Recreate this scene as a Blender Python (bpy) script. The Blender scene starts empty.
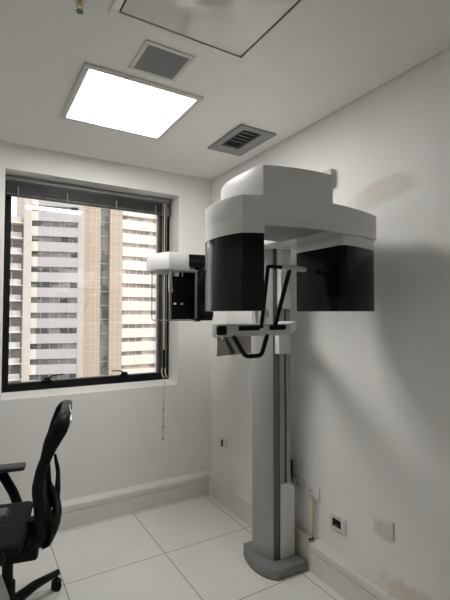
import bpy, bmesh, math, random
from mathutils import Vector, Matrix
random.seed(7)
sc = bpy.context.scene
COL = sc.collection
H = 2.656
PI = math.pi

# ---------------------------------------------------------------- materials
def mat(name, col, rough=.5, metal=0., spec=.5, bump=0., bscale=60., var=0., vscale=6., coat=0.):
    m = bpy.data.materials.new(name); m.use_nodes = True
    nt = m.node_tree; b = nt.nodes['Principled BSDF']
    b.inputs['Roughness'].default_value = rough
    b.inputs['Metallic'].default_value = metal
    b.inputs['Specular IOR Level'].default_value = spec
    b.inputs['Coat Weight'].default_value = coat
    b.inputs['Base Color'].default_value = (*col, 1)
    tc = nt.nodes.new('ShaderNodeTexCoord')
    if var > 0:
        n = nt.nodes.new('ShaderNodeTexNoise'); n.inputs['Scale'].default_value = vscale
        n.inputs['Detail'].default_value = 4
        nt.links.new(tc.outputs['Object'], n.inputs['Vector'])
        r = nt.nodes.new('ShaderNodeMapRange')
        r.inputs['From Min'].default_value = .3; r.inputs['From Max'].default_value = .7
        r.inputs['To Min'].default_value = 1 - var; r.inputs['To Max'].default_value = 1 + var
        nt.links.new(n.outputs['Fac'], r.inputs['Value'])
        mx = nt.nodes.new('ShaderNodeVectorMath'); mx.operation = 'SCALE'
        mx.inputs[0].default_value = col
        nt.links.new(r.outputs['Result'], mx.inputs['Scale'])
        nt.links.new(mx.outputs['Vector'], b.inputs['Base Color'])
    if bump > 0:
        n2 = nt.nodes.new('ShaderNodeTexNoise'); n2.inputs['Scale'].default_value = bscale
        nt.links.new(tc.outputs['Object'], n2.inputs['Vector'])
        bp = nt.nodes.new('ShaderNodeBump'); bp.inputs['Strength'].default_value = bump
        bp.inputs['Distance'].default_value = .002
        nt.links.new(n2.outputs['Fac'], bp.inputs['Height'])
        nt.links.new(bp.outputs['Normal'], b.inputs['Normal'])
    return m

def emis(name, col, s):
    m = bpy.data.materials.new(name); m.use_nodes = True
    b = m.node_tree.nodes['Principled BSDF']
    b.inputs['Base Color'].default_value = (.8, .8, .8, 1)
    b.inputs['Emission Color'].default_value = (*col, 1)
    b.inputs['Emission Strength'].default_value = s
    return m

def stain(m, center, size, col, amount=1., nscale=9., warp=.35, soft=.25):
    """blend a blotch with a ragged outline (world = object coordinates) into a material"""
    nt = m.node_tree; b = nt.nodes['Principled BSDF']
    inp = b.inputs['Base Color']
    tc = nt.nodes.new('ShaderNodeTexCoord')
    sub = nt.nodes.new('ShaderNodeVectorMath'); sub.operation = 'SUBTRACT'
    nt.links.new(tc.outputs['Object'], sub.inputs[0]); sub.inputs[1].default_value = center
    dv = nt.nodes.new('ShaderNodeVectorMath'); dv.operation = 'DIVIDE'
    nt.links.new(sub.outputs[0], dv.inputs[0]); dv.inputs[1].default_value = size
    ln = nt.nodes.new('ShaderNodeVectorMath'); ln.operation = 'LENGTH'
    nt.links.new(dv.outputs[0], ln.inputs[0])
    n = nt.nodes.new('ShaderNodeTexNoise'); n.inputs['Scale'].default_value = nscale
    n.inputs['Detail'].default_value = 4
    nt.links.new(tc.outputs['Object'], n.inputs['Vector'])
    ma = nt.nodes.new('ShaderNodeMath'); ma.operation = 'MULTIPLY_ADD'
    nt.links.new(n.outputs['Fac'], ma.inputs[0]); ma.inputs[1].default_value = warp * 2
    nt.links.new(ln.outputs['Value'], ma.inputs[2])
    r = nt.nodes.new('ShaderNodeMapRange'); r.interpolation_type = 'SMOOTHSTEP'
    r.inputs['From Min'].default_value = 1 + warp - soft; r.inputs['From Max'].default_value = 1 + warp + soft
    r.inputs['To Min'].default_value = amount; r.inputs['To Max'].default_value = 0
    nt.links.new(ma.outputs[0], r.inputs['Value'])
    mix = nt.nodes.new('ShaderNodeMix'); mix.data_type = 'RGBA'
    nt.links.new(r.outputs['Result'], mix.inputs['Factor'])
    if inp.is_linked:
        nt.links.new(inp.links[0].from_socket, mix.inputs['A'])
    else:
        mix.inputs['A'].default_value = inp.default_value
    mix.inputs['B'].default_value = (*col, 1)
    nt.links.new(mix.outputs['Result'], inp)

WALLC = (.85, .84, .815)
M = {}
M['wall'] = mat('wall_paint', WALLC, .6, bump=.15, bscale=90, var=.015, vscale=2)
M['wall_r'] = mat('wall_paint_right', WALLC, .55, bump=.15, bscale=90, var=.015, vscale=2)
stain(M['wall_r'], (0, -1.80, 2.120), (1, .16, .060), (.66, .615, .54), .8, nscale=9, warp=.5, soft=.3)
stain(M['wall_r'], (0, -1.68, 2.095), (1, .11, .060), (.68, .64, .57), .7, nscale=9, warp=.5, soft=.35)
stain(M['wall_r'], (0, -1.96, .19), (1, .20, .05), (.56, .47, .38), .5, nscale=22, warp=.6, soft=.5)
M['ceil'] = mat('ceiling_paint', (.83, .82, .795), .7, bump=.1, bscale=60, var=.01)
M['skirt'] = mat('skirting_paint', (.72, .71, .67), .45, bump=.25, bscale=70, var=.03, vscale=14)
stain(M['skirt'], (-.015, -1.95, .175), (.03, .30, .03), (.44, .37, .28), .7, nscale=30, warp=.7, soft=.5)
stain(M['skirt'], (-.02, -1.55, .17), (.03, .35, .02), (.58, .53, .44), .5, nscale=34, warp=.8, soft=.4)
M['white'] = mat('white_gloss_plastic', (.74, .735, .715), .34)
M['white2'] = mat('white_satin_plastic', (.72, .71, .69), .45)
M['black'] = mat('black_gloss_shell', (.008, .007, .0065), .14, spec=.22)
M['blackm'] = mat('black_rubber', (.006, .006, .006), .5, spec=.2)
M['frame'] = mat('black_window_frame', (.008, .008, .008), .6, spec=.15)
M['sash'] = mat('dark_grey_sash', (.03, .03, .028), .5)
M['silver'] = mat('silver_grey_paint', (.37, .365, .355), .42, metal=.3, var=.02)
M['silver_d'] = mat('base_grey_paint', (.235, .23, .225), .45, metal=.2, var=.03, vscale=20)
M['rail'] = mat('grey_rail', (.16, .16, .155), .4, metal=.5)
M['under_shade'] = mat('shaded_underside_grey', (.30, .295, .285), .5)
M['groove'] = mat('dark_groove', (.03, .03, .03), .6)
M['chrome'] = mat('steel', (.6, .6, .58), .25, metal=1)
M['mirror'] = mat('face_mirror', (.42, .40, .36), .12, metal=.7)
M['wire'] = mat('thin_grey_wire', (.22, .22, .21), .35, metal=.6)
M['mesh'] = mat('chair_mesh_fabric', (.006, .006, .0065), .8, bump=.5, bscale=500)
M['seat'] = mat('chair_seat_fabric', (.007, .006, .007), .9, bump=.4, bscale=300)
M['chairp'] = mat('chair_plastic', (.005, .005, .005), .5, spec=.2)
M['pad'] = mat('chair_arm_pad', (.05, .047, .047), .45)
M['plate'] = mat('socket_plate', (.74, .72, .71), .4)
M['yellow'] = mat('yellow_sticker', (.55, .42, .2), .6)
M['beige'] = mat('beige_cable', (.55, .48, .36), .6)
M['beigep'] = mat('beige_plate', (.66, .63, .56), .6, var=.05)
M['grille'] = mat('grey_grille', (.22, .22, .225), .7, bump=.6, bscale=400)
M['light_frame'] = mat('light_frame', (.66, .65, .62), .5)
M['ventg'] = mat('vent_grey', (.27, .265, .255), .6, var=.12, vscale=25)
M['slat'] = mat('blind_slat', (.10, .097, .092), .45, bump=.3, bscale=40, var=.3, vscale=9)
M['headrail'] = mat('blind_headrail', (.26, .25, .24), .5)
M['cord'] = mat('blind_cord', (.60, .57, .52), .7)
M['brass'] = mat('brass', (.55, .42, .22), .3, metal=1)
M['gloss_panel'] = mat('glossy_ceiling_panel', (.66, .65, .62), .12, coat=.6)
M['diffuser'] = emis('light_diffuser', (1, .985, .96), 17.0)
M['rust'] = mat('rust_glue', (.20, .10, .05), .8)
M['tag'] = mat('clear_tag', (.60, .60, .58), .3)

# floor tiles: 0.6 m white tiles with thin joints
def floor_mat():
    m = bpy.data.materials.new('white_floor_tiles'); m.use_nodes = True
    nt = m.node_tree; b = nt.nodes['Principled BSDF']
    b.inputs['Roughness'].default_value = .33
    tc = nt.nodes.new('ShaderNodeTexCoord')
    sep = nt.nodes.new('ShaderNodeSeparateXYZ'); nt.links.new(tc.outputs['Object'], sep.inputs[0])
    def joint(out, off, pitch=.6, w=.0022):
        a = nt.nodes.new('ShaderNodeMath'); a.operation = 'ADD'; nt.links.new(out, a.inputs[0]); a.inputs[1].default_value = off + pitch / 2
        f = nt.nodes.new('ShaderNodeMath'); f.operation = 'FLOORED_MODULO'; nt.links.new(a.outputs[0], f.inputs[0]); f.inputs[1].default_value = pitch
        s = nt.nodes.new('ShaderNodeMath'); s.operation = 'SUBTRACT'; nt.links.new(f.outputs[0], s.inputs[0]); s.inputs[1].default_value = pitch / 2
        ab = nt.nodes.new('ShaderNodeMath'); ab.operation = 'ABSOLUTE'; nt.links.new(s.outputs[0], ab.inputs[0])
        lt = nt.nodes.new('ShaderNodeMath'); lt.operation = 'LESS_THAN'; nt.links.new(ab.outputs[0], lt.inputs[0]); lt.inputs[1].default_value = w
        return lt.outputs[0]
    jx = joint(sep.outputs['X'], .101); jy = joint(sep.outputs['Y'], .669)
    mx = nt.nodes.new('ShaderNodeMath'); mx.operation = 'MAXIMUM'; nt.links.new(jx, mx.inputs[0]); nt.links.new(jy, mx.inputs[1])
    n = nt.nodes.new('ShaderNodeTexNoise'); n.inputs['Scale'].default_value = 3; n.inputs['Detail'].default_value = 5
    nt.links.new(tc.outputs['Object'], n.inputs['Vector'])
    cr = nt.nodes.new('ShaderNodeValToRGB')
    cr.color_ramp.elements[0].position = .3; cr.color_ramp.elements[0].color = (.74, .73, .695, 1)
    cr.color_ramp.elements[1].position = .7; cr.color_ramp.elements[1].color = (.80, .79, .755, 1)
    nt.links.new(n.outputs['Fac'], cr.inputs[0])
    mix = nt.nodes.new('ShaderNodeMix'); mix.data_type = 'RGBA'
    nt.links.new(mx.outputs[0], mix.inputs['Factor']); nt.links.new(cr.outputs[0], mix.inputs['A'])
    mix.inputs['B'].default_value = (.16, .15, .14, 1)
    nt.links.new(mix.outputs['Result'], b.inputs['Base Color'])
    return m
M['floor'] = floor_mat()

def glass_mat():
    m = bpy.data.materials.new('window_glass'); m.use_nodes = True
    nt = m.node_tree; nt.nodes.clear()
    o = nt.nodes.new('ShaderNodeOutputMaterial'); mx = nt.nodes.new('ShaderNodeMixShader')
    t = nt.nodes.new('ShaderNodeBsdfTransparent'); g = nt.nodes.new('ShaderNodeBsdfGlossy'); g.inputs['Roughness'].default_value = .003
    t.inputs['Color'].default_value = (.95, .95, .95, 1)
    f = nt.nodes.new('ShaderNodeFresnel'); f.inputs['IOR'].default_value = 1.75
    nt.links.new(f.outputs[0], mx.inputs[0]); nt.links.new(t.outputs[0], mx.inputs[1]); nt.links.new(g.outputs[0], mx.inputs[2])
    nt.links.new(mx.outputs[0], o.inputs[0])
    return m
M['glass'] = glass_mat()

# ---------------------------------------------------------------- mesh helpers
def NB(): return bmesh.new()
def box(bm, x0, x1, y0, y1, z0, z1, bev=0., seg=2, rot=None, about=None):
    t = bmesh.new(); bmesh.ops.create_cube(t, size=1)
    for v in t.verts:
        v.co = Vector(((x0 + x1) / 2 + v.co.x * (x1 - x0), (y0 + y1) / 2 + v.co.y * (y1 - y0), (z0 + z1) / 2 + v.co.z * (z1 - z0)))
    if bev: bmesh.ops.bevel(t, geom=t.edges[:], offset=bev, segments=seg, profile=.5, affect='EDGES')
    if rot is not None:
        c = Vector(about) if about else Vector(((x0 + x1) / 2, (y0 + y1) / 2, (z0 + z1) / 2))
        bmesh.ops.transform(t, matrix=Matrix.Translation(c) @ rot @ Matrix.Translation(-c), verts=t.verts[:])
    merge(bm, t); return bm
def merge(bm, t):
    me = bpy.data.meshes.new('tmp'); t.to_mesh(me); t.free(); bm.from_mesh(me); bpy.data.meshes.remove(me)
def prism(bm, pts, z0, z1, bev=0., seg=2):
    t = bmesh.new()
    a = [t.verts.new((x, y, z0)) for x, y in pts]; b = [t.verts.new((x, y, z1)) for x, y in pts]
    n = len(pts)
    t.faces.new(a[::-1]); t.faces.new(b)
    for i in range(n): t.faces.new((a[i], a[(i + 1) % n], b[(i + 1) % n], b[i]))
    bmesh.ops.recalc_face_normals(t, faces=t.faces[:])
    if bev:
        es = [e for e in t.edges if abs(e.verts[0].co.z - e.verts[1].co.z) < 1e-6]
        bmesh.ops.bevel(t, geom=es, offset=bev, segments=seg, profile=.5, affect='EDGES')
    merge(bm, t); return bm
def cyl(bm, p0, p1, r, seg=20, r2=None, bev=0.):
    p0 = Vector(p0); p1 = Vector(p1); d = p1 - p0
    t = bmesh.new(); bmesh.ops.create_cone(t, cap_ends=True, segments=seg, radius1=r, radius2=r if r2 is None else r2, depth=d.length)
    if bev:
        es = [e for e in t.edges if abs(e.verts[0].co.z - e.verts[1].co.z) < 1e-6]
        bmesh.ops.bevel(t, geom=es, offset=bev, segments=2, profile=.5, affect='EDGES')
    q = d.to_track_quat('Z', 'Y').to_matrix().to_4x4()
    bmesh.ops.transform(t, matrix=Matrix.Translation((p0 + p1) / 2) @ q, verts=t.verts[:])
    merge(bm, t); return bm
def fillet(pts, r, n=5):
    pts = [Vector(p) for p in pts]; out = [pts[0]]
    for i in range(1, len(pts) - 1):
        a, b, c = pts[i - 1], pts[i], pts[i + 1]
        u = (a - b); w = (c - b); rr = min(r, u.length * .45, w.length * .45)
        s = b + u.normalized() * rr; e = b + w.normalized() * rr
        for k in range(n + 1):
            t = k / n; out.append((1 - t) ** 2 * s + 2 * t * (1 - t) * b + t * t * e)
    out.append(pts[-1]); return out
def tube(bm, pts, r, seg=12, fil=0., radii=None, closed=False, squash=1.):
    pts = [Vector(p) for p in pts]
    if fil:
        n0 = len(pts); pts = fillet(pts, fil)
        if radii: radii = [radii[0]] + [radii[i] for i in range(1, n0 - 1) for _ in range(6)] + [radii[-1]]
    n = len(pts); rings = []; up = None
    for i, p in enumerate(pts):
        if closed: d = pts[(i + 1) % n] - pts[i - 1]
        elif i == 0: d = pts[1] - p
        elif i == n - 1: d = p - pts[i - 1]
        else: d = (pts[i + 1] - p).normalized() + (p - pts[i - 1]).normalized()
        d.normalize()
        if up is None:
            up = Vector((0, 0, 1)) if abs(d.z) < .9 else Vector((0, 1, 0))
        s = d.cross(up).normalized(); up = s.cross(d).normalized()
        rr = radii[i] if radii else r
        rings.append([bm.verts.new(p + (math.cos(2 * PI * k / seg) * s * squash + math.sin(2 * PI * k / seg) * up) * rr) for k in range(seg)])
    for i in range(n if closed else n - 1):
        A, B = rings[i], rings[(i + 1) % n]
        for k in range(seg): bm.faces.new((A[k], A[(k + 1) % seg], B[(k + 1) % seg], B[k]))
    if not closed: bm.faces.new(rings[0][::-1]); bm.faces.new(rings[-1])
    return bm
def obj(name, bm, m, parent=None, smooth=35, label=None):
    bmesh.ops.recalc_face_normals(bm, faces=bm.faces[:])
    me = bpy.data.meshes.new(name); bm.to_mesh(me); bm.free()
    me.materials.append(m)
    if smooth:
        me.polygons.foreach_set('use_smooth', [True] * len(me.polygons)); me.set_sharp_from_angle(angle=math.radians(smooth))
    o = bpy.data.objects.new(name, me); COL.objects.link(o)
    if parent:
        o.parent = parent
        def wm(q): return wm(q.parent) @ q.matrix_parent_inverse @ q.matrix_basis if q.parent else q.matrix_basis.copy()
        if not parent.get('_local'): o.matrix_parent_inverse = wm(parent).inverted()
        else: o['_local'] = 1
    if label: o['label'] = label
    return o
def tag(o, label, cat, group=None):
    o['label'] = label; o['category'] = cat
    if group: o['group'] = group
    return o
def thing(name, loc, label, cat, group=None, rz=0., local=False):
    o = bpy.data.objects.new(name, None); COL.objects.link(o); o.location = loc; o.rotation_euler = (0, 0, rz)
    o.empty_display_size = .1
    if local: o['_local'] = 1
    return tag(o, label, cat, group)
def struct(name, bm, m, parent=None, smooth=0):
    o = obj(name, bm, m, parent, smooth)
    if not parent: o['kind'] = 'structure'
    return o

# ---------------------------------------------------------------- room shell
XL, YF = -2.7, -3.9  # unseen left and front walls set close in to bounce more light
b = NB(); box(b, XL - .2, .25, YF - .2, .3, -.12, 0); struct('floor', b, M['floor'])
g = .006
b = NB(); box(b, XL, -g, YF, -g, H, H + .05); box(b, XL - .2, .25, YF - .2, .3, H + .06, H + .2); struct('ceiling', b, M['ceil'])
b = NB(); box(b, 0, .25, YF - .2, .3, 0, H + .06); struct('wall_right', b, M['wall_r'])
b = NB(); box(b, XL - .2, XL, YF - .2, .3, 0, H + .06); struct('wall_left', b, M['wall'])
b = NB(); box(b, XL, 0, YF - .2, YF, 0, H + .06); struct('wall_front', b, M['wall'])
WX0, WX1, WZ0, WZ1 = -1.590, -.312, .924, 2.479
b = NB()
box(b, XL, WX0, 0, .3, 0, H + .06); box(b, WX1, 0, 0, .3, 0, H + .06)
box(b, WX0, WX1, 0, .3, 0, WZ0 + .0); box(b, WX0, WX1, 0, .3, WZ1, H + .06)
# slightly sloped sill plaster
t = [(0, WZ0), (.3, WZ0), (.3, WZ0 + .03), (.2, WZ0 + .02)]
A = [b.verts.new((WX0, y, z)) for y, z in t]; B = [b.verts.new((WX1, y, z)) for y, z in t]
for i in range(4): b.faces.new((A[i], A[(i + 1) % 4], B[(i + 1) % 4], B[i]))
struct('wall_back', b, M['wall'])

# skirting ducts: grooved box section with a sloped top
PROF = [(0, 0), (.052, 0), (.052, .116), (.044, .1175), (.044, .1205), (.052, .122), (.052, .154), (.048, .161), (0, .181)]
def skirt(name, ends):
    bm = NB(); rings = []
    for f in ends: rings.append([bm.verts.new(f(d, z)) for d, z in PROF])
    for i in range(len(rings) - 1):
        for k in range(len(PROF)):
            k2 = (k + 1) % len(PROF); bm.faces.new((rings[i][k], rings[i][k2], rings[i + 1][k2], rings[i + 1][k]))
    bm.faces.new(rings[0]); bm.faces.new(rings[-1][::-1])
    return struct(name, bm, M['skirt'])
skirt('baseboard_back', [lambda d, z: (XL, -d, z), lambda d, z: (-d, -d, z)])
skirt('baseboard_right', [lambda d, z: (-d, -d, z), lambda d, z: (-d, -1.02, z)])
skirt('baseboard_right_near', [lambda d, z: (-d, -1.275, z), lambda d, z: (-d, YF, z)]).name = 'trim_1'
b = NB(); box(b, -.036, -.026, -1.268, -1.02, 0, .187, .001); box(b, -.0365, -.0355, -1.268, -1.02, .118, .121)
box(b, -.03, 0, -1.10, -1.02, .165, .187)
struct('trim_2', b, M['beigep'])

# ---------------------------------------------------------------- window
W = struct('window_1', (lambda bm: (
    box(bm, WX0, WX0 + .052, .19, .27, WZ0, WZ1, .002), box(bm, WX1 - .062, WX1, .19, .27, WZ0, WZ1, .002),
    box(bm, WX0 + .05, WX1 - .06, .19, .27, WZ0 + .012, WZ0 + .075, .002), box(bm, WX0 + .05, WX1 - .06, .19, .27, WZ1 - .06, WZ1, .002)) and bm)(NB()), M['frame'], smooth=30)
b = NB()
sx0, sx1, sz0, sz1 = WX0 + .052, WX1 - .062, WZ0 + .075, WZ1 - .06
box(b, sx1 - .030, sx1, .20, .25, sz0, sz1, .002)
struct('sash', b, M['sash'], W)
b = NB(); box(b, sx0, sx1 - .03, .205, .212, sz0, sz0 + .006); struct('frame_glint', b, M['chrome'], W)  # pale strip standing in for light reflected along the lower frame
b = NB(); box(b, sx0 - .003, sx1 - .028, .228, .232, sz0 - .003, sz1 + .003, rot=Matrix.Rotation(math.radians(-.85), 4, 'X')); struct('pane', b, M['glass'], W)
for lx, sgn in ((-1.285, 1), (-.705, -1)):
    b = NB(); box(b, lx - .035, lx + .035, .165, .20, 1.000, 1.012, .003); box(b, lx - .022, lx + .022, .155, .19, 1.010, 1.032, .005)
    l = struct('window_latch', b, M['frame'], W, smooth=30)
    b = NB(); tube(b, [(lx + sgn * .01, .165, 1.030), (lx + sgn * .035, .15, 1.045), (lx + sgn * .11, .15, 1.050)], .0045, 8, fil=.01)
    struct('latch_lever', b, M['frame'], l, smooth=40)

# blind bunched up at the head of the recess
BL = thing('window_blind', (-.95, .15, 2.33), 'grey venetian blind pulled all the way up at the top of the window', 'blind')
b = NB(); box(b, -1.583, -.320, .125, .170, 2.432, 2.474, .003); obj('headrail', b, M['headrail'], BL)
b = NB(); box(b, -1.580, -.322, .118, .124, 2.436, 2.440); obj('track_line', b, M['groove'], BL)
b = NB()
for k in range(15):
    z = 2.352 + k * .0053
    rot = Matrix.Rotation(math.radians(random.uniform(-2.5, 2.5)), 4, 'X')
    dy = random.uniform(-.004, .004)
    box(b, -1.575 + random.uniform(0, .003), -.328, .125 + dy, .168 + dy, z, z + .0016, rot=rot)
obj('slat_stack', b, M['slat'], BL, smooth=0)
b = NB(); box(b, -1.575, -.328, .122, .172, 2.335, 2.350, .004); obj('bottom_rail', b, M['slat'], BL)
for x in (-1.50, -1.17, -.80, -.47, -.36):
    b = NB(); box(b, x - .004, x + .004, .114, .119, 2.335, 2.40, .001); tube(b, [(x, .115, 2.34), (x, .115, 2.315)], .002, 8)
    obj('ladder_clip', b, M['headrail'], BL)
b = NB(); tube(b, [(-.388, .12, 2.43), (-.388, .12, 1.20)], .0055, 8); obj('tilt_wand', b, M['cord'], BL)
b = NB(); tube(b, [(-.408, .115, 2.43), (-.406, .11, 1.02), (-.418, .05, .965), (-.438, -.008, .93), (-.444, -.012, .50)], .0016, 6)
tube(b, [(-.372, .115, 2.43), (-.373, .11, 1.02), (-.40, .05, .965), (-.440, -.012, .90), (-.4465, -.012, .60)], .0016, 6)
for z in (.735, .60, .505): cyl(b, (-.445, -.013, z - .013), (-.445, -.013, z + .013), .0065, 10, bev=.002)
obj('pull_cord', b, M['beige'], BL)
b = NB()
for x in (-.405, -.375): tube(b, [(x, .115, 1.05), (x - .008, .10, 1.015), (x, .10, .985), (x + .012, .10, .975)], .005, 8)
obj('cord_joiner', b, M['cord'], BL)

# ---------------------------------------------------------------- ceiling fittings
CL = thing('ceiling_light', (-1.03, -.895, H), 'square recessed light panel glowing white in the ceiling', 'light')
def ring(bm, x0, x1, y0, y1, z0, z1, w, bev=.002):
    box(bm, x0, x1, y0, y0 + w, z0, z1, bev); box(bm, x0, x1, y1 - w, y1, z0, z1, bev)
    box(bm, x0, x0 + w, y0 + w, y1 - w, z0, z1, bev); box(bm, x1 - w, x1, y0 + w, y1 - w, z0, z1, bev)
b = NB(); ring(b, -1.342, -.724, -1.212, -.590, H - .014, H, .029); obj('light_frame', b, M['light_frame'], CL)
b = NB(); box(b, -1.314, -.752, -1.184, -.618, H - .009, H - .001); obj('diffuser', b, M['diffuser'], CL, smooth=0)

AP = thing('ceiling_access_panel', (-1.025, -1.9, H), 'glossy white square ceiling panel with a dark edge gap at the top of the photo', 'ceiling panel')
b = NB(); ring(b, -1.335, -.716, -2.21, -1.583, H - .009, H, .03, .001); obj('panel_frame', b, M['ceil'], AP)
b = NB(); box(b, -1.305, -.746, -2.18, -1.613, H - .0025, H); obj('gap_shade_sheet', b, M['groove'], AP, smooth=0)  # dark sheet puts the shade of the recessed gap into colour
b = NB(); box(b, -1.297, -.755, -2.170, -1.621, H - .007, H, .001); obj('panel_sheet', b, M['gloss_panel'], AP)

SG = thing('speaker_grille', (-1.04, -1.385, H), 'small square grey perforated grille in the ceiling beside the lit panel', 'ceiling grille')
b = NB(); ring(b, -1.157, -.920, -1.507, -1.268, H - .007, H, .022, .003); obj('grille_frame', b, M['light_frame'], SG)
b = NB(); box(b, -1.136, -.941, -1.486, -1.289, H - .004, H); obj('perforated_sheet', b, M['grille'], SG, smooth=0)
b = NB(); cyl(b, (-1.03, -1.385, H - .007), (-1.03, -1.385, H - .003), .004, 12); obj('screw', b, M['light_frame'], SG)

AV = thing('air_vent', (-.245, -.84, H), 'grey rectangular air vent with dark louvers in the ceiling near the right wall', 'air vent')
b = NB(); z0, z1 = H - .012, H
xo0, xo1, yo0, yo1 = -.382, -.112, -1.052, -.628
xi0, xi1, yi0, yi1 = -.338, -.196, -1.012, -.735
o_ = [(xo0, yo0), (xo1, yo0), (xo1, yo1), (xo0, yo1)]; i_ = [(xi0, yi0), (xi1, yi0), (xi1, yi1), (xi0, yi1)]
ot = [b.verts.new((x, y, H)) for x, y in o_]; ob = [b.verts.new((x, y, z0)) for x, y in o_]
ib = [b.verts.new((x, y, z0 - .002)) for x, y in i_]; it = [b.verts.new((x, y, H)) for x, y in i_]
for k in range(4):
    k2 = (k + 1) % 4
    b.faces.new((ot[k], ot[k2], ob[k2], ob[k])); b.faces.new((ob[k], ob[k2], ib[k2], ib[k])); b.faces.new((ib[k], ib[k2], it[k2], it[k]))
obj('vent_frame', b, M['ventg'], AV, smooth=0)
b = NB(); box(b, xi0, xi1, yi0, yi1, H - .0015, H - .0003); obj('dark_opening', b, M['frame'], AV, smooth=0)
for k in range(4):
    y = yi0 + .05 + k * .046
    b = NB(); box(b, xi0 + .02, xi1 - .025, y - .012, y + .012, H - .007, H - .005, rot=Matrix.Rotation(.35, 4, 'X')); obj('louver', b, M['ventg'], AV, smooth=0)
b = NB(); box(b, xi0 + .012, xi0 + .020, yi0, yi1, H - .010, H - .003); box(b, xi1 - .025, xi1 - .018, yi0, yi1, H - .010, H - .003); obj('louver_rail', b, M['groove'], AV, smooth=0)

SP = thing('sprinkler', (-1.445, -1.60, H), 'small brass fire sprinkler hanging from the ceiling at the top left', 'sprinkler')
sx, sy = -1.445, -1.60
b = NB(); cyl(b, (sx, sy, H - .006), (sx, sy, H), .024, 20); obj('escutcheon', b, M['light_frame'], SP)
b = NB(); cyl(b, (sx, sy, H - .022), (sx, sy, H - .005), .009, 14)
for s in (-1, 1): tube(b, [(sx + s * .008, sy, H - .02), (sx + s * .012, sy, H - .032), (sx, sy, H - .045)], .002, 6, fil=.004)
cyl(b, (sx, sy, H - .048), (sx, sy, H - .044), .004, 10)
obj('sprinkler_body', b, M['brass'], SP)
b = NB(); cyl(b, (sx, sy, H - .051), (sx, sy, H - .048), .013, 16); obj('deflector', b, M['rail'], SP)

# ---------------------------------------------------------------- wall fittings on the right wall
def plate(name, y0, y1, z0, z1, label, cat, group=None):
    t = thing(name, (0, (y0 + y1) / 2, z0), label, cat, group)
    b = NB(); box(b, -.010, 0, y0, y1, z0, z1, .003); obj('cover_plate', b, M['plate'], t)
    return t
def wbox(y0, y1, z0, z1, d0=.012, bev=.001):
    b = NB(); box(b, -d0, -.008, y0, y1, z0, z1, bev); return b
P1 = plate('light_switch', -1.817, -1.700, .405, .492, 'white wall plate with three rocker keys, rightmost on the right wall', 'switch')
for k in range(3): obj('rocker_key', wbox(-1.795 + k * .026, -1.771 + k * .026, .425, .472, .0125), M['white2'], P1)
P2 = plate('data_socket', -1.512, -1.397, .299, .382, 'white wall plate with a black square insert low on the right wall', 'socket')
obj('black_insert', wbox(-1.480, -1.418, .318, .360), M['frame'], P2)
obj('port', wbox(-1.465, -1.435, .324, .332, .0135, .0005), M['rail'], P2)
obj('sticker', wbox(-1.478, -1.425, .366, .372, .0115, .0003), M['yellow'], P2)
P3 = plate('power_socket', -1.311, -1.183, .405, .486, 'white power socket plate with cables running down to the skirting', 'socket')
b = NB(); cyl(b, (-.008, -1.247, .447), (-.0135, -1.247, .447), .017, 6); obj('socket_outlet', b, M['white2'], P3)
b = NB(); cyl(b, (-.0135, -1.252, .447), (-.0145, -1.252, .447), .003, 8); cyl(b, (-.0135, -1.240, .447), (-.0145, -1.240, .447), .003, 8); obj('pin_hole', b, M['frame'], P3)
obj('sticker', wbox(-1.275, -1.225, .409, .417, .0115, .0003), M['yellow'], P3)
P4 = plate('power_socket', -1.176, -1.060, .408, .490, 'white power socket plate close behind the grey column', 'socket')
b = NB(); cyl(b, (-.008, -1.125, .450), (-.0135, -1.125, .450), .017, 6); obj('socket_outlet', b, M['white2'], P4)
b = NB(); box(b, -.0145, -.0135, -1.128, -1.122, .440, .460); obj('pin_hole', b, M['frame'], P4)
obj('sticker', wbox(-1.150, -1.095, .474, .481, .0115, .0003), M['yellow'], P4)
P5 = plate('wall_jack', -.258, -.156, .418, .490, 'small white wall plate with a dark slot near the room corner', 'socket')
obj('dark_slot', wbox(-.212, -.186, .425, .480, .0125), M['frame'], P5)
# cables
b = NB()
tube(b, [(-.012, -1.262, .406), (-.012, -1.262, .17), (-.018, -1.270, .10)], .0045, 8)
tag(obj('power_cable', b, M['beige'], smooth=40), 'beige cable dropping from the socket into the open skirting duct, left one', 'cable', 'cables below the socket')
b = NB(); tube(b, [(-.012, -1.282, .408), (-.012, -1.283, .17), (-.022, -1.272, .11)], .004, 8)
tag(obj('power_cable', b, M['cord'], smooth=40), 'pale cable dropping from the socket into the open skirting duct, right one', 'cable', 'cables below the socket')
b = NB(); tube(b, [(-.030, -1.285, .19), (-.045, -1.262, .175), (-.02, -1.25, .155), (-.02, -1.275, .14)], .005, 8, fil=.01)
tag(obj('cable_loop', b, M['chairp'], smooth=40), 'dark cable end tucked in the open end of the skirting duct', 'cable')
# plug behind the column
b = NB(); box(b, -.035, 0, -1.066, -1.010, .47, .575, .006); box(b, -.03, 0, -1.05, -1.01, .43, .47, .003)
tag(obj('black_adapter', b, M['blackm']), 'black power adapter on the wall just behind the grey column', 'adapter')
b = NB(); box(b, -.035, 0, -1.45, -1.385, 2.222, 2.325, .004)
tag(obj('wall_bracket', b, M['beigep']), 'small beige block fixed on the right wall above the machine', 'bracket')

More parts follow.
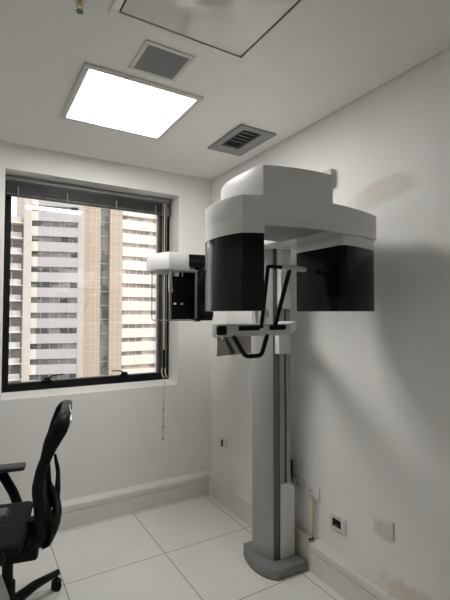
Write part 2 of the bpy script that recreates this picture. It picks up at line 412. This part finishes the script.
# ---------------------------------------------------------------- panoramic x-ray machine
X = thing('dental_xray_machine', (-.2, -1.05, 0), 'white and black panoramic dental x-ray machine on a silver grey column', 'x-ray machine')
base = [(-.261, -1.254), (-.285, -1.230), (-.303, -1.200), (-.318, -1.160), (-.325, -1.115), (-.323, -1.06), (-.312, -1.005), (-.296, -.955), (-.272, -.910), (-.060, -.905), (-.060, -1.262)]
b = NB(); prism(b, base, .004, .055, .003); B0 = obj('column_base', b, M['silver_d'], X)
b = NB(); prism(b, [(x * 1.0 - .0015, y) for x, y in base[:9]] + [(-.2, -.92), (-.2, -1.24)], 0, .005); obj('rusty_bottom_edge', b, M['rust'], B0)
colo = [(-.228, -1.160), (-.243, -1.130), (-.254, -1.095), (-.259, -1.055), (-.259, -1.015), (-.254, -.985), (-.240, -.960), (-.100, -.955), (-.100, -1.160)]
b = NB(); prism(b, colo, .055, 2.0); CO = obj('column', b, M['silver'], X)
b = NB(); box(b, -.226, -.186, -1.163, -1.158, .055, 1.89, .001); obj('rail', b, M['rail'], CO)
b = NB(); box(b, -.186, -.181, -1.1635, -1.158, .055, 1.89); box(b, -.140, -.134, -1.1635, -1.158, .055, 1.89); obj('rail_groove', b, M['groove'], CO)
b = NB(); box(b, -.130, -.101, -1.166, -1.158, .055, 1.6, .001); obj('rail', b, M['silver'], CO)
b = NB()
t = bmesh.new(); bmesh.ops.create_cube(t, size=1)
for v in t.verts: v.co = Vector((-.1285 + v.co.x * .103, -1.115 + v.co.y * .12, .2725 + v.co.z * .435))
bmesh.ops.bevel(t, geom=[e for e in t.edges if all(v.co.x > -.1 for v in e.verts) and abs(e.verts[0].co.z - e.verts[1].co.z) < .01 and e.verts[0].co.z > .3], offset=.05, segments=8, profile=.5, affect='EDGES')
bmesh.ops.bevel(t, geom=[e for e in t.edges if e.calc_length() > .05 and len(e.link_faces) == 2 and e.calc_face_angle() > .5], offset=.004, segments=2, profile=.5, affect='EDGES')
merge(b, t); obj('side_cover', b, M['white2'], X)

# support arm at the head of the column
b = NB(); prism(b, [(-.33, -1.60), (-.355, -1.40), (-.34, -1.0), (-.28, -.88), (-.12, -.88), (-.09, -1.0), (-.095, -1.30), (-.20, -1.60)], 1.89, 2.02, .006)
AR = obj('support_arm', b, M['white'], X)
b = NB(); cyl(b, (-.195, -1.245, 1.882), (-.195, -1.245, 1.893), .028, 24); obj('highlight_disc', b, M['white2'], AR)  # white disc standing in for an elliptical highlight below the arm

near = [(-.895, -1.850), (-.858, -1.868), (-.820, -1.883), (-.765, -1.902), (-.70, -1.917), (-.64, -1.927), (-.57, -1.932), (-.50, -1.932), (-.43, -1.927), (-.36, -1.918), (-.29, -1.904), (-.23, -1.889), (-.170, -1.870)]
right = [(-.155, -1.80), (-.150, -1.72), (-.155, -1.62), (-.17, -1.53)]
back = [(-.25, -1.505), (-.36, -1.485), (-.51, -1.475), (-.66, -1.485), (-.79, -1.505), (-.875, -1.525)]
left = [(-.903, -1.565), (-.915, -1.61), (-.924, -1.66), (-.926, -1.71), (-.920, -1.77), (-.909, -1.81)]
G = None
b = NB(); prism(b, near + right + back + left, 1.865, 1.950, .0015)
lip = near + [(x, y + .018) for x, y in near[::-1]]
lip = [(min(max(x, -.893), -.172), y) for x, y in lip]
prism(b, lip, 1.838, 1.866)
G = obj('rotating_arm', b, M['white'], X)
b = NB(); prism(b, [(-.80, -1.86), (-.70, -1.893), (-.57, -1.908), (-.44, -1.905), (-.44, -1.50), (-.80, -1.53)], 1.860, 1.866); obj('underside_shade', b, M['under_shade'], G, label='grey plate added to darken the underside of the arm')  # added plate; the shade under the arm is put into its grey
blk = [(-.822, -1.883), (-.765, -1.902), (-.70, -1.917), (-.64, -1.927), (-.57, -1.932), (-.508, -1.932), (-.503, -1.70), (-.51, -1.49), (-.785, -1.50), (-.808, -1.55), (-.828, -1.62), (-.834, -1.70), (-.835, -1.78), (-.830, -1.84)]
b = NB(); prism(b, blk, 1.949, 2.067, .0015); obj('top_cover', b, M['white'], G)

lp = [(-.895, -1.850), (-.858, -1.868), (-.817, -1.884), (-.812, -1.70), (-.812, -1.53)] + back[-1:] + left
def inset(pts, d):
    cx = sum(p[0] for p in pts) / len(pts); cy = sum(p[1] for p in pts) / len(pts); out = []
    for x, y in pts:
        l = math.hypot(x - cx, y - cy); out.append((x - (x - cx) / l * d, y - (y - cy) / l * d))
    return out
b = NB(); prism(b, lp, 1.805, 1.866); TH = obj('tube_head', b, M['white'], X, label='left pod, white collar over a black shell')
b = NB(); prism(b, inset(lp, .0025), 1.509, 1.8055, .002); obj('black_shell', b, M['black'], TH)
rp = [(-.430, -1.612), (-.430, -1.885), (-.427, -1.897), (-.418, -1.908), (-.404, -1.912), (-.33, -1.903), (-.25, -1.885), (-.19, -1.868), (-.175, -1.860), (-.166, -1.848), (-.158, -1.80), (-.154, -1.72), (-.16, -1.612)]
b = NB(); prism(b, rp, 1.790, 1.830, .002); prism(b, inset(rp, .004), 1.829, 1.866)
SH = obj('sensor_head', b, M['white'], X, label='right pod, white collar over a black shell')
b = NB(); prism(b, inset(rp, .001), 1.510, 1.7905, .002); obj('black_shell', b, M['black'], SH)

# carriage and chin rest
b = NB(); box(b, -.200, -.122, -1.205, -1.160, 1.530, 1.888, .006); obj('carriage', b, M['white2'], X)
b = NB(); box(b, -.216, -.126, -1.205, -1.160, 1.262, 1.41, .004); obj('carriage_foot', b, M['white2'], X)
CR = None
b = NB()
bar = [(-.900, -1.640), (-.915, -1.648), (-.920, -1.67), (-.916, -1.692), (-.902, -1.70), (-.545, -1.70), (-.13, -1.258), (-.13, -1.17), (-.215, -1.17), (-.215, -1.25), (-.59, -1.640)]
prism(b, bar, 1.404, 1.455, .004)
CR = obj('chin_rest_arm', b, M['white2'], X)
b = NB(); box(b, -.925, -.882, -1.722, -1.698, 1.412, 1.450, .009, 3); obj('knob', b, M['blackm'], CR)
for x0, x1 in ((-.817, -.712), (-.658, -.572)):
    b = NB(); box(b, x0, x1, -1.708, -1.698, 1.428, 1.449, .003); obj('handle_mount', b, M['blackm'], CR)
HY = -1.715
b = NB(); tube(b, [(-.712, HY, 1.438), (-.676, HY, 1.702), (-.598, HY, 1.703)], .0085, 12, fil=.006); obj('hand_grip', b, M['blackm'], CR)
b = NB(); tube(b, [(-.642, HY, 1.438), (-.556, HY, 1.695)], .0095, 12); obj('hand_grip', b, M['blackm'], CR)
b = NB(); tube(b, [(-.603, HY, 1.702), (-.53, HY, 1.703), (-.47, HY, 1.700), (-.462, HY, 1.700)], .0115, 14, radii=[.0115, .0125, .0125, .008]); obj('temple_rest', b, M['white2'], CR)
b = NB(); tube(b, [(-.840, HY + .02, 1.408), (-.793, HY, 1.322), (-.712, HY, 1.322), (-.666, HY + .02, 1.408)], .0095, 12, fil=.02); obj('hand_grip', b, M['blackm'], CR, label='lower U-shaped black grip')
b = NB(); tube(b, [(-.668, -1.68, 1.45), (-.668, -1.68, 1.50), (-.676, -1.69, 1.53), (-.676, -1.69, 1.56)], .006, 10); box(b, -.690, -.658, -1.70, -1.67, 1.485, 1.515, .005); obj('bite_block', b, M['white2'], CR)
b = NB(); tube(b, [(-.71, -1.675, 1.45), (-.71, -1.675, 1.53)], .008, 10)
obj('bite_block_support', b, M['chrome'], CR)
b = NB()
v = [b.verts.new(p) for p in [(-.893, -1.662, 1.412), (-.727, -1.662, 1.405), (-.737, -1.675, 1.331), (-.903, -1.675, 1.325)]]
v2 = [b.verts.new((q.co.x, q.co.y + .005, q.co.z)) for q in v]
b.faces.new(v); b.faces.new(v2[::-1])
for k in range(4): b.faces.new((v[k], v[(k + 1) % 4], v2[(k + 1) % 4], v2[k]))
obj('mirror', b, M['mirror'], CR, smooth=0)
b = NB(); cyl(b, (-.905, -1.672, 1.395), (-.905, -1.672, 1.405), .006, 10); cyl(b, (-.88, -1.672, 1.39), (-.88, -1.672, 1.405), .006, 10); obj('mirror_clip', b, M['chrome'], CR)

# cephalometric arm
b = NB()
hd = [(-.741, -.80), (-.60, -.80), (-.60, -.50), (-.765, -.485), (-.785, -.53), (-.790, -.60), (-.783, -.68), (-.765, -.75)]
prism(b, hd, 1.776, 1.878, .003); box(b, -.602, -.37, -.62, -.50, 1.78, 1.87, .004); CE = obj('cephalometric_head', b, M['white'], X)
b = NB(); prism(b, [(-.607, -.803), (-.30, -.86), (-.235, -1.0), (-.235, -.90), (-.34, -.72), (-.607, -.62)], 1.794, 1.872, .003); obj('black_arm_cover', b, M['black'], CE)
b = NB(); box(b, -.755, -.46, -.80, -.52, 1.764, 1.777, .003); obj('underside_tray', b, M['silver'], CE)
b = NB(); box(b, -.690, -.500, -.712, -.69, 1.462, 1.768, .003); obj('sensor_plate', b, M['blackm'], CE)
b = NB()
tube(b, [(-.765, -.58, 1.772), (-.765, -.58, 1.458), (-.732, -.79, 1.458), (-.53, -.80, 1.458)], .0035, 8, fil=.02); obj('wire_frame', b, M['wire'], CE)
b = NB(); box(b, -.735, -.722, -.80, -.785, 1.458, 1.77, .002); obj('side_rod', b, M['wire'], CE)
b = NB(); cyl(b, (-.715, -.76, 1.77), (-.715, -.76, 1.655), .012, 14); box(b, -.724, -.698, -.768, -.75, 1.632, 1.657, .004); obj('ear_rod', b, M['white2'], CE)
b = NB(); cyl(b, (-.668, -.745, 1.77), (-.668, -.745, 1.735), .018, 16, bev=.006); obj('nasion_knob', b, M['white2'], CE)
b = NB(); tube(b, [(-.645, -.75, 1.77), (-.628, -.75, 1.765), (-.628, -.75, 1.735)], .004, 8, fil=.008); obj('hook', b, M['white2'], CE)
for x in (-.668, -.620):
    b = NB(); tube(b, [(x, -.73, 1.77), (x, -.73, 1.565)], .002, 6); p_ = obj('ear_tip_wire', b, M['blackm'], CE)
    b = NB(); cyl(b, (x - .010, -.732, 1.562), (x + .006, -.732, 1.562), .006, 10, bev=.002); obj('ear_tip', b, M['white2'], p_)
b = NB(); box(b, -.548, -.43, -.80, -.76, 1.478, 1.79, .003); box(b, -.545, -.43, -.79, -.70, 1.456, 1.585, .004); box(b, -.56, -.525, -.805, -.77, 1.45, 1.463, .003)
obj('film_holder_post', b, M['black'], CE)
b = NB(); box(b, -.560, -.548, -.80, -.788, 1.47, 1.77, .001); obj('post_edge', b, M['wire'], CE)

# ---------------------------------------------------------------- office chair (local frame: +x faces forward)
CH = thing('office_chair', (-1.597, -.865, 0), 'black office chair with mesh back and padded arms on a wheeled base', 'chair', rz=math.radians(168), local=True)
def prof(z):
    K = [(.425, -.10), (.45, -.145), (.49, -.175), (.55, -.158), (.63, -.152), (.72, -.144), (.80, -.160), (.90, -.198), (.98, -.236), (1.03, -.254), (1.055, -.258)]
    for (a, xa), (c, xc) in zip(K, K[1:]):
        if z <= c: t = (z - a) / (c - a); t = max(0, t); return xa + (xc - xa) * t
    return K[-1][1]
def hw(z):
    if z > .98: return .199 - 18 * (z - .98) ** 2
    if z < .55: return .20 - (.55 - z) * .35
    return .20 + .015 * math.sin((z - .55) / .43 * PI)
BK = obj('backrest', (lambda bm: bm)(NB()), M['mesh'], CH)
bm = NB(); NU, NV = 16, 30; grid = {}
for s in (0, 1):
    for i in range(NV + 1):
        z = .435 + (1.020 - .435) * i / NV
        for j in range(NU + 1):
            u = -1 + 2 * j / NU; w = hw(z)
            bulge = -.022 * (1 - u * u)
            th = .012 + .022 * max(0, (z - .90) / .14)
            grid[s, i, j] = bm.verts.new((prof(z) + bulge + .02 - (th if s else 0), u * w, z))
for i in range(NV):
    for j in range(NU):
        bm.faces.new((grid[0, i, j], grid[0, i, j + 1], grid[0, i + 1, j + 1], grid[0, i + 1, j]))
        bm.faces.new((grid[1, i, j], grid[1, i + 1, j], grid[1, i + 1, j + 1], grid[1, i, j + 1]))
for i in range(NV):
    for j in (0, NU):
        bm.faces.new((grid[0, i, j], grid[0, i + 1, j], grid[1, i + 1, j], grid[1, i, j]))
for j in range(NU):
    for i in (0, NV):
        bm.faces.new((grid[0, i, j], grid[1, i, j], grid[1, i, j + 1], grid[0, i, j + 1]))
bmesh.ops.recalc_face_normals(bm, faces=bm.faces[:]); bm.to_mesh(BK.data); bm.free()
BK.data.polygons.foreach_set('use_smooth', [True] * len(BK.data.polygons)); BK.data.set_sharp_from_angle(angle=math.radians(50))
fr = []
zs = [.435 + (1.015 - .435) * i / 26 for i in range(27)]
for z in zs: fr.append((prof(z), hw(z), z))
for u in (.75, .4, 0, -.4, -.75): fr.append((prof(1.03) - .002, u * hw(1.02) * 1.02, 1.022 + .006 * (1 - u * u)))
for z in zs[::-1]: fr.append((prof(z), -hw(z), z))
for u in (-.7, -.3, .3, .7): fr.append((prof(.43) - .01, u * hw(.435), .428))
b = NB(); rings = []; nf = len(fr)
for i, p in enumerate(fr):
    p = Vector(p); d = (Vector(fr[(i + 1) % nf]) - Vector(fr[i - 1])).normalized()
    A_ = Vector((1, 0, 0)); A_ = (A_ - A_.dot(d) * d).normalized(); B_ = A_.cross(d)
    z = p.z; ra = .024 + (.014 * min(1, max(0, (z - .85) / .12))); ra *= 1 - .35 * min(1, max(0, (z - .985) / .04))
    if z < .50: ra = .024
    rb = .014
    rings.append([b.verts.new(p + math.cos(2 * PI * k / 14) * A_ * ra + math.sin(2 * PI * k / 14) * B_ * rb) for k in range(14)])
for i in range(nf):
    for k in range(14): b.faces.new((rings[i][k], rings[i][(k + 1) % 14], rings[(i + 1) % nf][(k + 1) % 14], rings[(i + 1) % nf][k]))
obj('back_frame', b, M['chairp'], BK, smooth=60)
b = NB(); hl = [(prof(z) - .026, .197 + .002, z) for z in (.99, 1.01, 1.03, 1.05)]
tube(b, [(prof(z) - .037, hw(z) - .002, z) for z in (.945, .965, .985, 1.0)] + [(prof(1.02) - .030, .15, 1.026), (prof(1.02) - .024, .08, 1.034), (prof(1.02) - .02, 0, 1.037)], .0032, 8, fil=.02)
obj('edge_highlight', b, M['chrome'], BK, smooth=60, label='thin shiny strip added as the highlight on the top edge')  # bright tube modelled in place of a highlight on the back's rim
# glossy lower rear shell
b = NB(); g0 = {}
for i in range(9):
    z = .435 + .13 * i / 8
    for j in range(13):
        u = -1 + 2 * j / 12; w = .215 * math.sqrt(max(.05, 1 - ((z - .52) / .16) ** 2 * .55))
        g0[i, j] = b.verts.new((-.185 - .055 * math.sqrt(max(0, 1 - u * u * .9)) * math.sin(PI * (i + 1.5) / 11) + (.03 if i == 0 else 0), u * w, z))
for i in range(8):
    for j in range(12): b.faces.new((g0[i, j], g0[i, j + 1], g0[i + 1, j + 1], g0[i + 1, j]))
bmesh.ops.solidify(b, geom=b.faces[:], thickness=.03)
obj('rear_shell', b, M['chairp'], BK, smooth=60)
b = NB()
for s in (-1, 1):
    tube(b, [(-.21, s * .05, .49), (-.215, s * .09, .58), (-.215, s * .15, .66), (-.195, s * .20, .735)], .012, 10, radii=[.018, .014, .011, .007], fil=.02)
obj('lumbar_support', b, M['chairp'], BK, smooth=60)
b = NB(); box(b, -.09, .38, -.235, .235, .448, .498, .024, 4); box(b, .02, .34, -.20, .20, .395, .445, .02, 3)
t_ = obj('seat', b, M['seat'], CH, smooth=60)
b = NB(); box(b, -.14, .14, -.09, .09, .335, .40, .015, 3); box(b, -.19, -.08, -.035, .035, .36, .50, .012, 2); obj('tilt_mechanism', b, M['chairp'], CH)
b = NB(); tube(b, [(.02, .09, .36), (.02, .20, .355)], .009, 10); box(b, .0, .04, .19, .25, .347, .362, .005); obj('tilt_lever', b, M['chairp'], CH)
for s in (-1, 1):
    AM = obj('armrest', (lambda b: (tube(b, [(.085, s * .292, .650), (.02, s * .288, .53), (-.01, s * .275, .455), (.03, s * .18, .43)], .026, 12, fil=.02, squash=.7), b)[1])(NB()), M['chairp'], CH, smooth=60)
    b = NB(); box(b, -.04, .22, s * .292 - .04, s * .292 + .04, .645, .672, .011, 4); obj('arm_pad', b, M['pad'], AM, smooth=60)
b = NB(); cyl(b, (0, 0, .20), (0, 0, .34), .025, 20); cyl(b, (0, 0, .11), (0, 0, .21), .036, 20); obj('gas_lift', b, M['chairp'], CH)
b = NB(); cyl(b, (0, 0, .062), (0, 0, .125), .048, 24, bev=.006); obj('base_hub', b, M['chairp'], CH)
for k in range(5):
    a = math.radians(35 - 168 + 72 * k); c, s = math.cos(a), math.sin(a)
    b = NB(); pts = [(.03 * c, .03 * s, .098), (.16 * c, .16 * s, .105), (.28 * c, .28 * s, .090), (.318 * c, .318 * s, .086)]
    tube(b, pts, .02, 10, radii=[.030, .024, .018, .017]); cyl(b, ((.308) * c, (.308) * s, .045), ((.308) * c, (.308) * s, .085), .009, 10)
    obj('leg', b, M['chairp'], CH, smooth=60)
    ca = a + .8 + k; dx, dy = math.cos(ca), math.sin(ca); cx, cy = (.308) * c, (.308) * s
    b = NB()
    for s2 in (-1, 1):
        cyl(b, (cx + dx * s2 * .006, cy + dy * s2 * .006, .027), (cx + dx * s2 * .024, cy + dy * s2 * .024, .027), .027, 22, bev=.004)
    cyl(b, (cx - dx * .01, cy - dy * .01, .03), (cx + dx * .01, cy + dy * .01, .03), .018, 16)
    obj('caster', b, M['blackm'], CH, smooth=40)
b = NB()
v = [(.010, .095, .30), (.018, .095, .305), (.045, .11, .13), (-.025, .115, .13), (-.028, .11, .20)]
vv = [b.verts.new(p) for p in v]; vw = [b.verts.new((x, y + .0015, z)) for x, y, z in v]
b.faces.new(vv); b.faces.new(vw[::-1])
for k in range(5): b.faces.new((vv[k], vv[(k + 1) % 5], vw[(k + 1) % 5], vw[k]))
obj('hang_tag', b, M['tag'], CH, smooth=0, label='pale plastic tag hanging under the seat')

# ---------------------------------------------------------------- buildings across the street
def facade_mat(name, col, px=0, pz=0, w=.02, jcol=(.5, .45, .4), rough=.8, var=.05):
    m = mat(name, col, rough, var=var, vscale=.6)
    if px:
        nt = m.node_tree; bs = nt.nodes['Principled BSDF']; tc = nt.nodes.new('ShaderNodeTexCoord')
        br = nt.nodes.new('ShaderNodeTexBrick'); br.offset = 0
        mp = nt.nodes.new('ShaderNodeMapping'); mp.inputs['Rotation'].default_value = (math.radians(90), 0, 0)
        nt.links.new(tc.outputs['Object'], mp.inputs[0]); nt.links.new(mp.outputs[0], br.inputs['Vector'])
        br.inputs['Scale'].default_value = 1; br.inputs['Brick Width'].default_value = px; br.inputs['Row Height'].default_value = pz
        br.inputs['Mortar Size'].default_value = w; br.inputs['Mortar Smooth'].default_value = .3
        br.inputs['Mortar'].default_value = (*jcol, 1)
        br.inputs['Color1'].default_value = (*col, 1); br.inputs['Color2'].default_value = (*[c * .95 for c in col], 1)
        nt.links.new(br.outputs['Color'], bs.inputs['Base Color'])
    return m
FA = facade_mat('grey_white_panels', (.52, .50, .475), 1.3, 2.47, .02, (.5, .48, .46))
FAc = facade_mat('cream_panels', (.80, .74, .66), 0)
FT = facade_mat('tan_tiles', (.47, .385, .295), .85, 1.2, .035, (.62, .54, .45))
FC = facade_mat('cream_bands', (.82, .76, .68), 1.3, 0)
FC = facade_mat('cream_bands_jointed', (.82, .75, .65), 1.35, 2.42, .02, (.68, .62, .54))
FF = facade_mat('concrete_fin', (.55, .50, .43), 0)
def win_mat(name, c0, c1, sx=.6):
    m = bpy.data.materials.new(name); m.use_nodes = True
    nt = m.node_tree; bs = nt.nodes['Principled BSDF']; bs.inputs['Roughness'].default_value = .35
    tc = nt.nodes.new('ShaderNodeTexCoord'); mp = nt.nodes.new('ShaderNodeMapping'); mp.inputs['Scale'].default_value = (sx, .02, .41)
    vo = nt.nodes.new('ShaderNodeTexVoronoi'); vo.inputs['Scale'].default_value = 1; vo.distance = 'CHEBYCHEV'; vo.inputs['Randomness'].default_value = .6
    nt.links.new(tc.outputs['Object'], mp.inputs[0]); nt.links.new(mp.outputs[0], vo.inputs['Vector'])
    cr = nt.nodes.new('ShaderNodeValToRGB'); e = cr.color_ramp.elements
    e[0].position = .25; e[0].color = (*c0, 1); e[1].position = .8; e[1].color = (*c1, 1)
    nt.links.new(vo.outputs['Color'], cr.inputs[0]); nt.links.new(cr.outputs[0], bs.inputs['Base Color'])
    return m
WM = win_mat('office_windows', (.05, .05, .045), (.26, .245, .22))
WC = win_mat('office_windows_lit', (.20, .18, .16), (.55, .48, .40))
GM = win_mat('dark_glass_strip', (.10, .10, .09), (.30, .29, .27), .9)

Zb = -22.
# banded tower A (turned a little to the left)
A0, A1 = Vector((6.05, 70.4)), Vector((13.85, 68.0)); ang = math.atan2(A1.y - A0.y, A1.x - A0.x); LA = (A1 - A0).length
TA = thing('office_tower', (A0.x, A0.y, Zb), 'pale grey office tower with horizontal window bands in the left half of the view', 'building', rz=ang, local=True)
b = NB(); prism(b, [(0, .6), (LA - .4, .6), (LA - 5, 12), (0, 12)], 0, 52); obj('wall', b, FF, TA, smooth=0)
b = NB(); box(b, 0, LA - .3, .35, .6, 0, 48); obj('window', b, WM, TA, smooth=0)
zt = 16.55 - Zb
for k in range(-2, 14):
    top = zt - k * 2.47
    b = NB(); box(b, 1.0, LA - .9, 0, .4, top, top + 1.55); obj('spandrel', b, FA, TA, smooth=0)
    b = NB(); box(b, 0, 1.05, 0, .4, top, top + 1.55); obj('cream_spandrel', b, FAc, TA, smooth=0)
    if k < 13:
        for x in (1.5, 2.9, 4.3, 5.7, 7.0):
            b = NB(); box(b, x, x + .08, .28, .36, top - .79, top); obj('mullion', b, FA, TA, smooth=0)
b = NB(); box(b, LA - 1.0, LA - .05, -.05, .5, 0, 52); obj('corner_pier', b, FF, TA, smooth=0)
# tiled core
TB = thing('tiled_tower', (17.3, 70, Zb), 'tan tiled tower with a dark vertical glass strip in the middle of the view', 'building')
b = NB(); box(b, 13.9, 16.9, 69.6, 84, Zb, 30); obj('tiled_wall', b, FT, TB, smooth=0)
b = NB(); box(b, 18.5, 20.7, 69.6, 84, Zb, 30); obj('tiled_wall', b, FT, TB, smooth=0)
b = NB(); box(b, 16.9, 18.5, 70.6, 84, Zb, 30); obj('glass_strip', b, GM, TB, smooth=0)
for k in range(16):
    b = NB(); box(b, 16.9, 18.5, 70.45, 70.6, -14 + 2.42 * k, -13.85 + 2.42 * k); obj('strip_crossbar', b, FA, TB, smooth=0)
# banded tower C
TC = thing('office_building', (24, 70, Zb), 'cream office building with sunlit bands at the right of the view', 'building')
b = NB(); box(b, 20.75, 27.6, 70.5, 84, Zb, 30); obj('window', b, WC, TC, smooth=0)
for k in range(-3, 16):
    top = 19.09 - k * 2.42
    b = NB(); box(b, 20.7, 27.25, 70, 70.5, top, top + 1.66, .02); obj('spandrel', b, FC, TC, smooth=0)
    for x in (22.1, 23.5, 24.9, 26.2):
        b = NB(); box(b, x, x + .07, 70.4, 70.52, top - .76, top); obj('mullion', b, FC, TC, smooth=0)
b = NB(); box(b, 27.2, 28.6, 69.7, 84, Zb, 30); obj('corner_pier', b, FT, TC, smooth=0)
# balcony block and its concrete fin
TD = thing('apartment_block', (3.5, 72, Zb), 'block with stacked balconies and a concrete fin at the far left of the view', 'building')
b = NB(); box(b, -4, 4.9, 72.2, 84, Zb, 17.1); obj('wall', b, mat('balcony_back', (.30, .29, .26), .8, var=.3, vscale=.5), TD, smooth=0)
b = NB(); box(b, 4.95, 6.0, 69.7, 84, Zb, 32); obj('concrete_fin', b, FF, TD, smooth=0)
for k in range(15):
    z = 16.02 - k * 2.47
    b = NB(); box(b, -4, 4.95, 70.2, 72.2, z - .18, z); s_ = obj('balcony_slab', b, FC, TD, smooth=0)
    b = NB(); box(b, -4, 4.7, 70.3, 70.38, z, z + .85); obj('balcony_parapet', b, facade_mat('balcony_glass', (.55, .53, .49), 0, var=.25), s_, smooth=0)
    for x in (2.3, 3.4):
        b = NB(); box(b, x, x + .12, 71.9, 72.1, z, z + 2.2); obj('balcony_frame', b, FC, s_, smooth=0)
b = NB(); box(b, -150, 150, 3, 180, -23, Zb); o = struct('ground', b, mat('street_asphalt', (.20, .20, .19), .9)); o.name = 'ground'

# ---------------------------------------------------------------- light
sun = bpy.data.lights.new('sun', 'SUN'); sun.energy = 1.9; sun.angle = .01; sun.color = (1, .93, .82)
so = bpy.data.objects.new('sun', sun); COL.objects.link(so)
d = Vector((-.72, .50, -.62)); so.rotation_euler = d.to_track_quat('-Z', 'Y').to_euler()
w = bpy.data.worlds.new('sky'); sc.world = w; w.use_nodes = True
bg = w.node_tree.nodes['Background']; bg.inputs['Color'].default_value = (.94, .95, 1.0, 1); bg.inputs['Strength'].default_value = 1.55
pl = bpy.data.lights.new('window_portal', 'AREA'); pl.shape = 'RECTANGLE'; pl.size = WX1 - WX0; pl.size_y = WZ1 - WZ0
pl.cycles.is_portal = True
po = bpy.data.objects.new('window_portal', pl); COL.objects.link(po); po.location = ((WX0 + WX1) / 2, .29, (WZ0 + WZ1) / 2); po.rotation_euler = (math.radians(-90), 0, 0)

# ---------------------------------------------------------------- camera
cam = bpy.data.cameras.new('camera'); co = bpy.data.objects.new('camera', cam); COL.objects.link(co); sc.camera = co
cam.sensor_fit = 'HORIZONTAL'; cam.sensor_width = 36; cam.lens = 36 * 421.5 / 450; cam.clip_start = .02; cam.clip_end = 500
yaw, pitch, roll = .5391, .0337, .0009
f = Vector((math.sin(yaw) * math.cos(pitch), math.cos(yaw) * math.cos(pitch), math.sin(pitch)))
r = Vector((math.cos(yaw), -math.sin(yaw), 0)); u = r.cross(f)
r2 = math.cos(roll) * r + math.sin(roll) * u; u2 = -math.sin(roll) * r + math.cos(roll) * u
co.matrix_world = Matrix(((r2.x, u2.x, -f.x, -1.762), (r2.y, u2.y, -f.y, -3.1708), (r2.z, u2.z, -f.z, 1.4966), (0, 0, 0, 1)))
for o in bpy.data.objects:
    if '_local' in o: del o['_local']
vs = sc.view_settings; sc.display_settings.display_device = 'sRGB'
vs.view_transform = 'Standard'; vs.look = 'None'; vs.gamma = 1; vs.use_curve_mapping = False
vs.exposure = .4
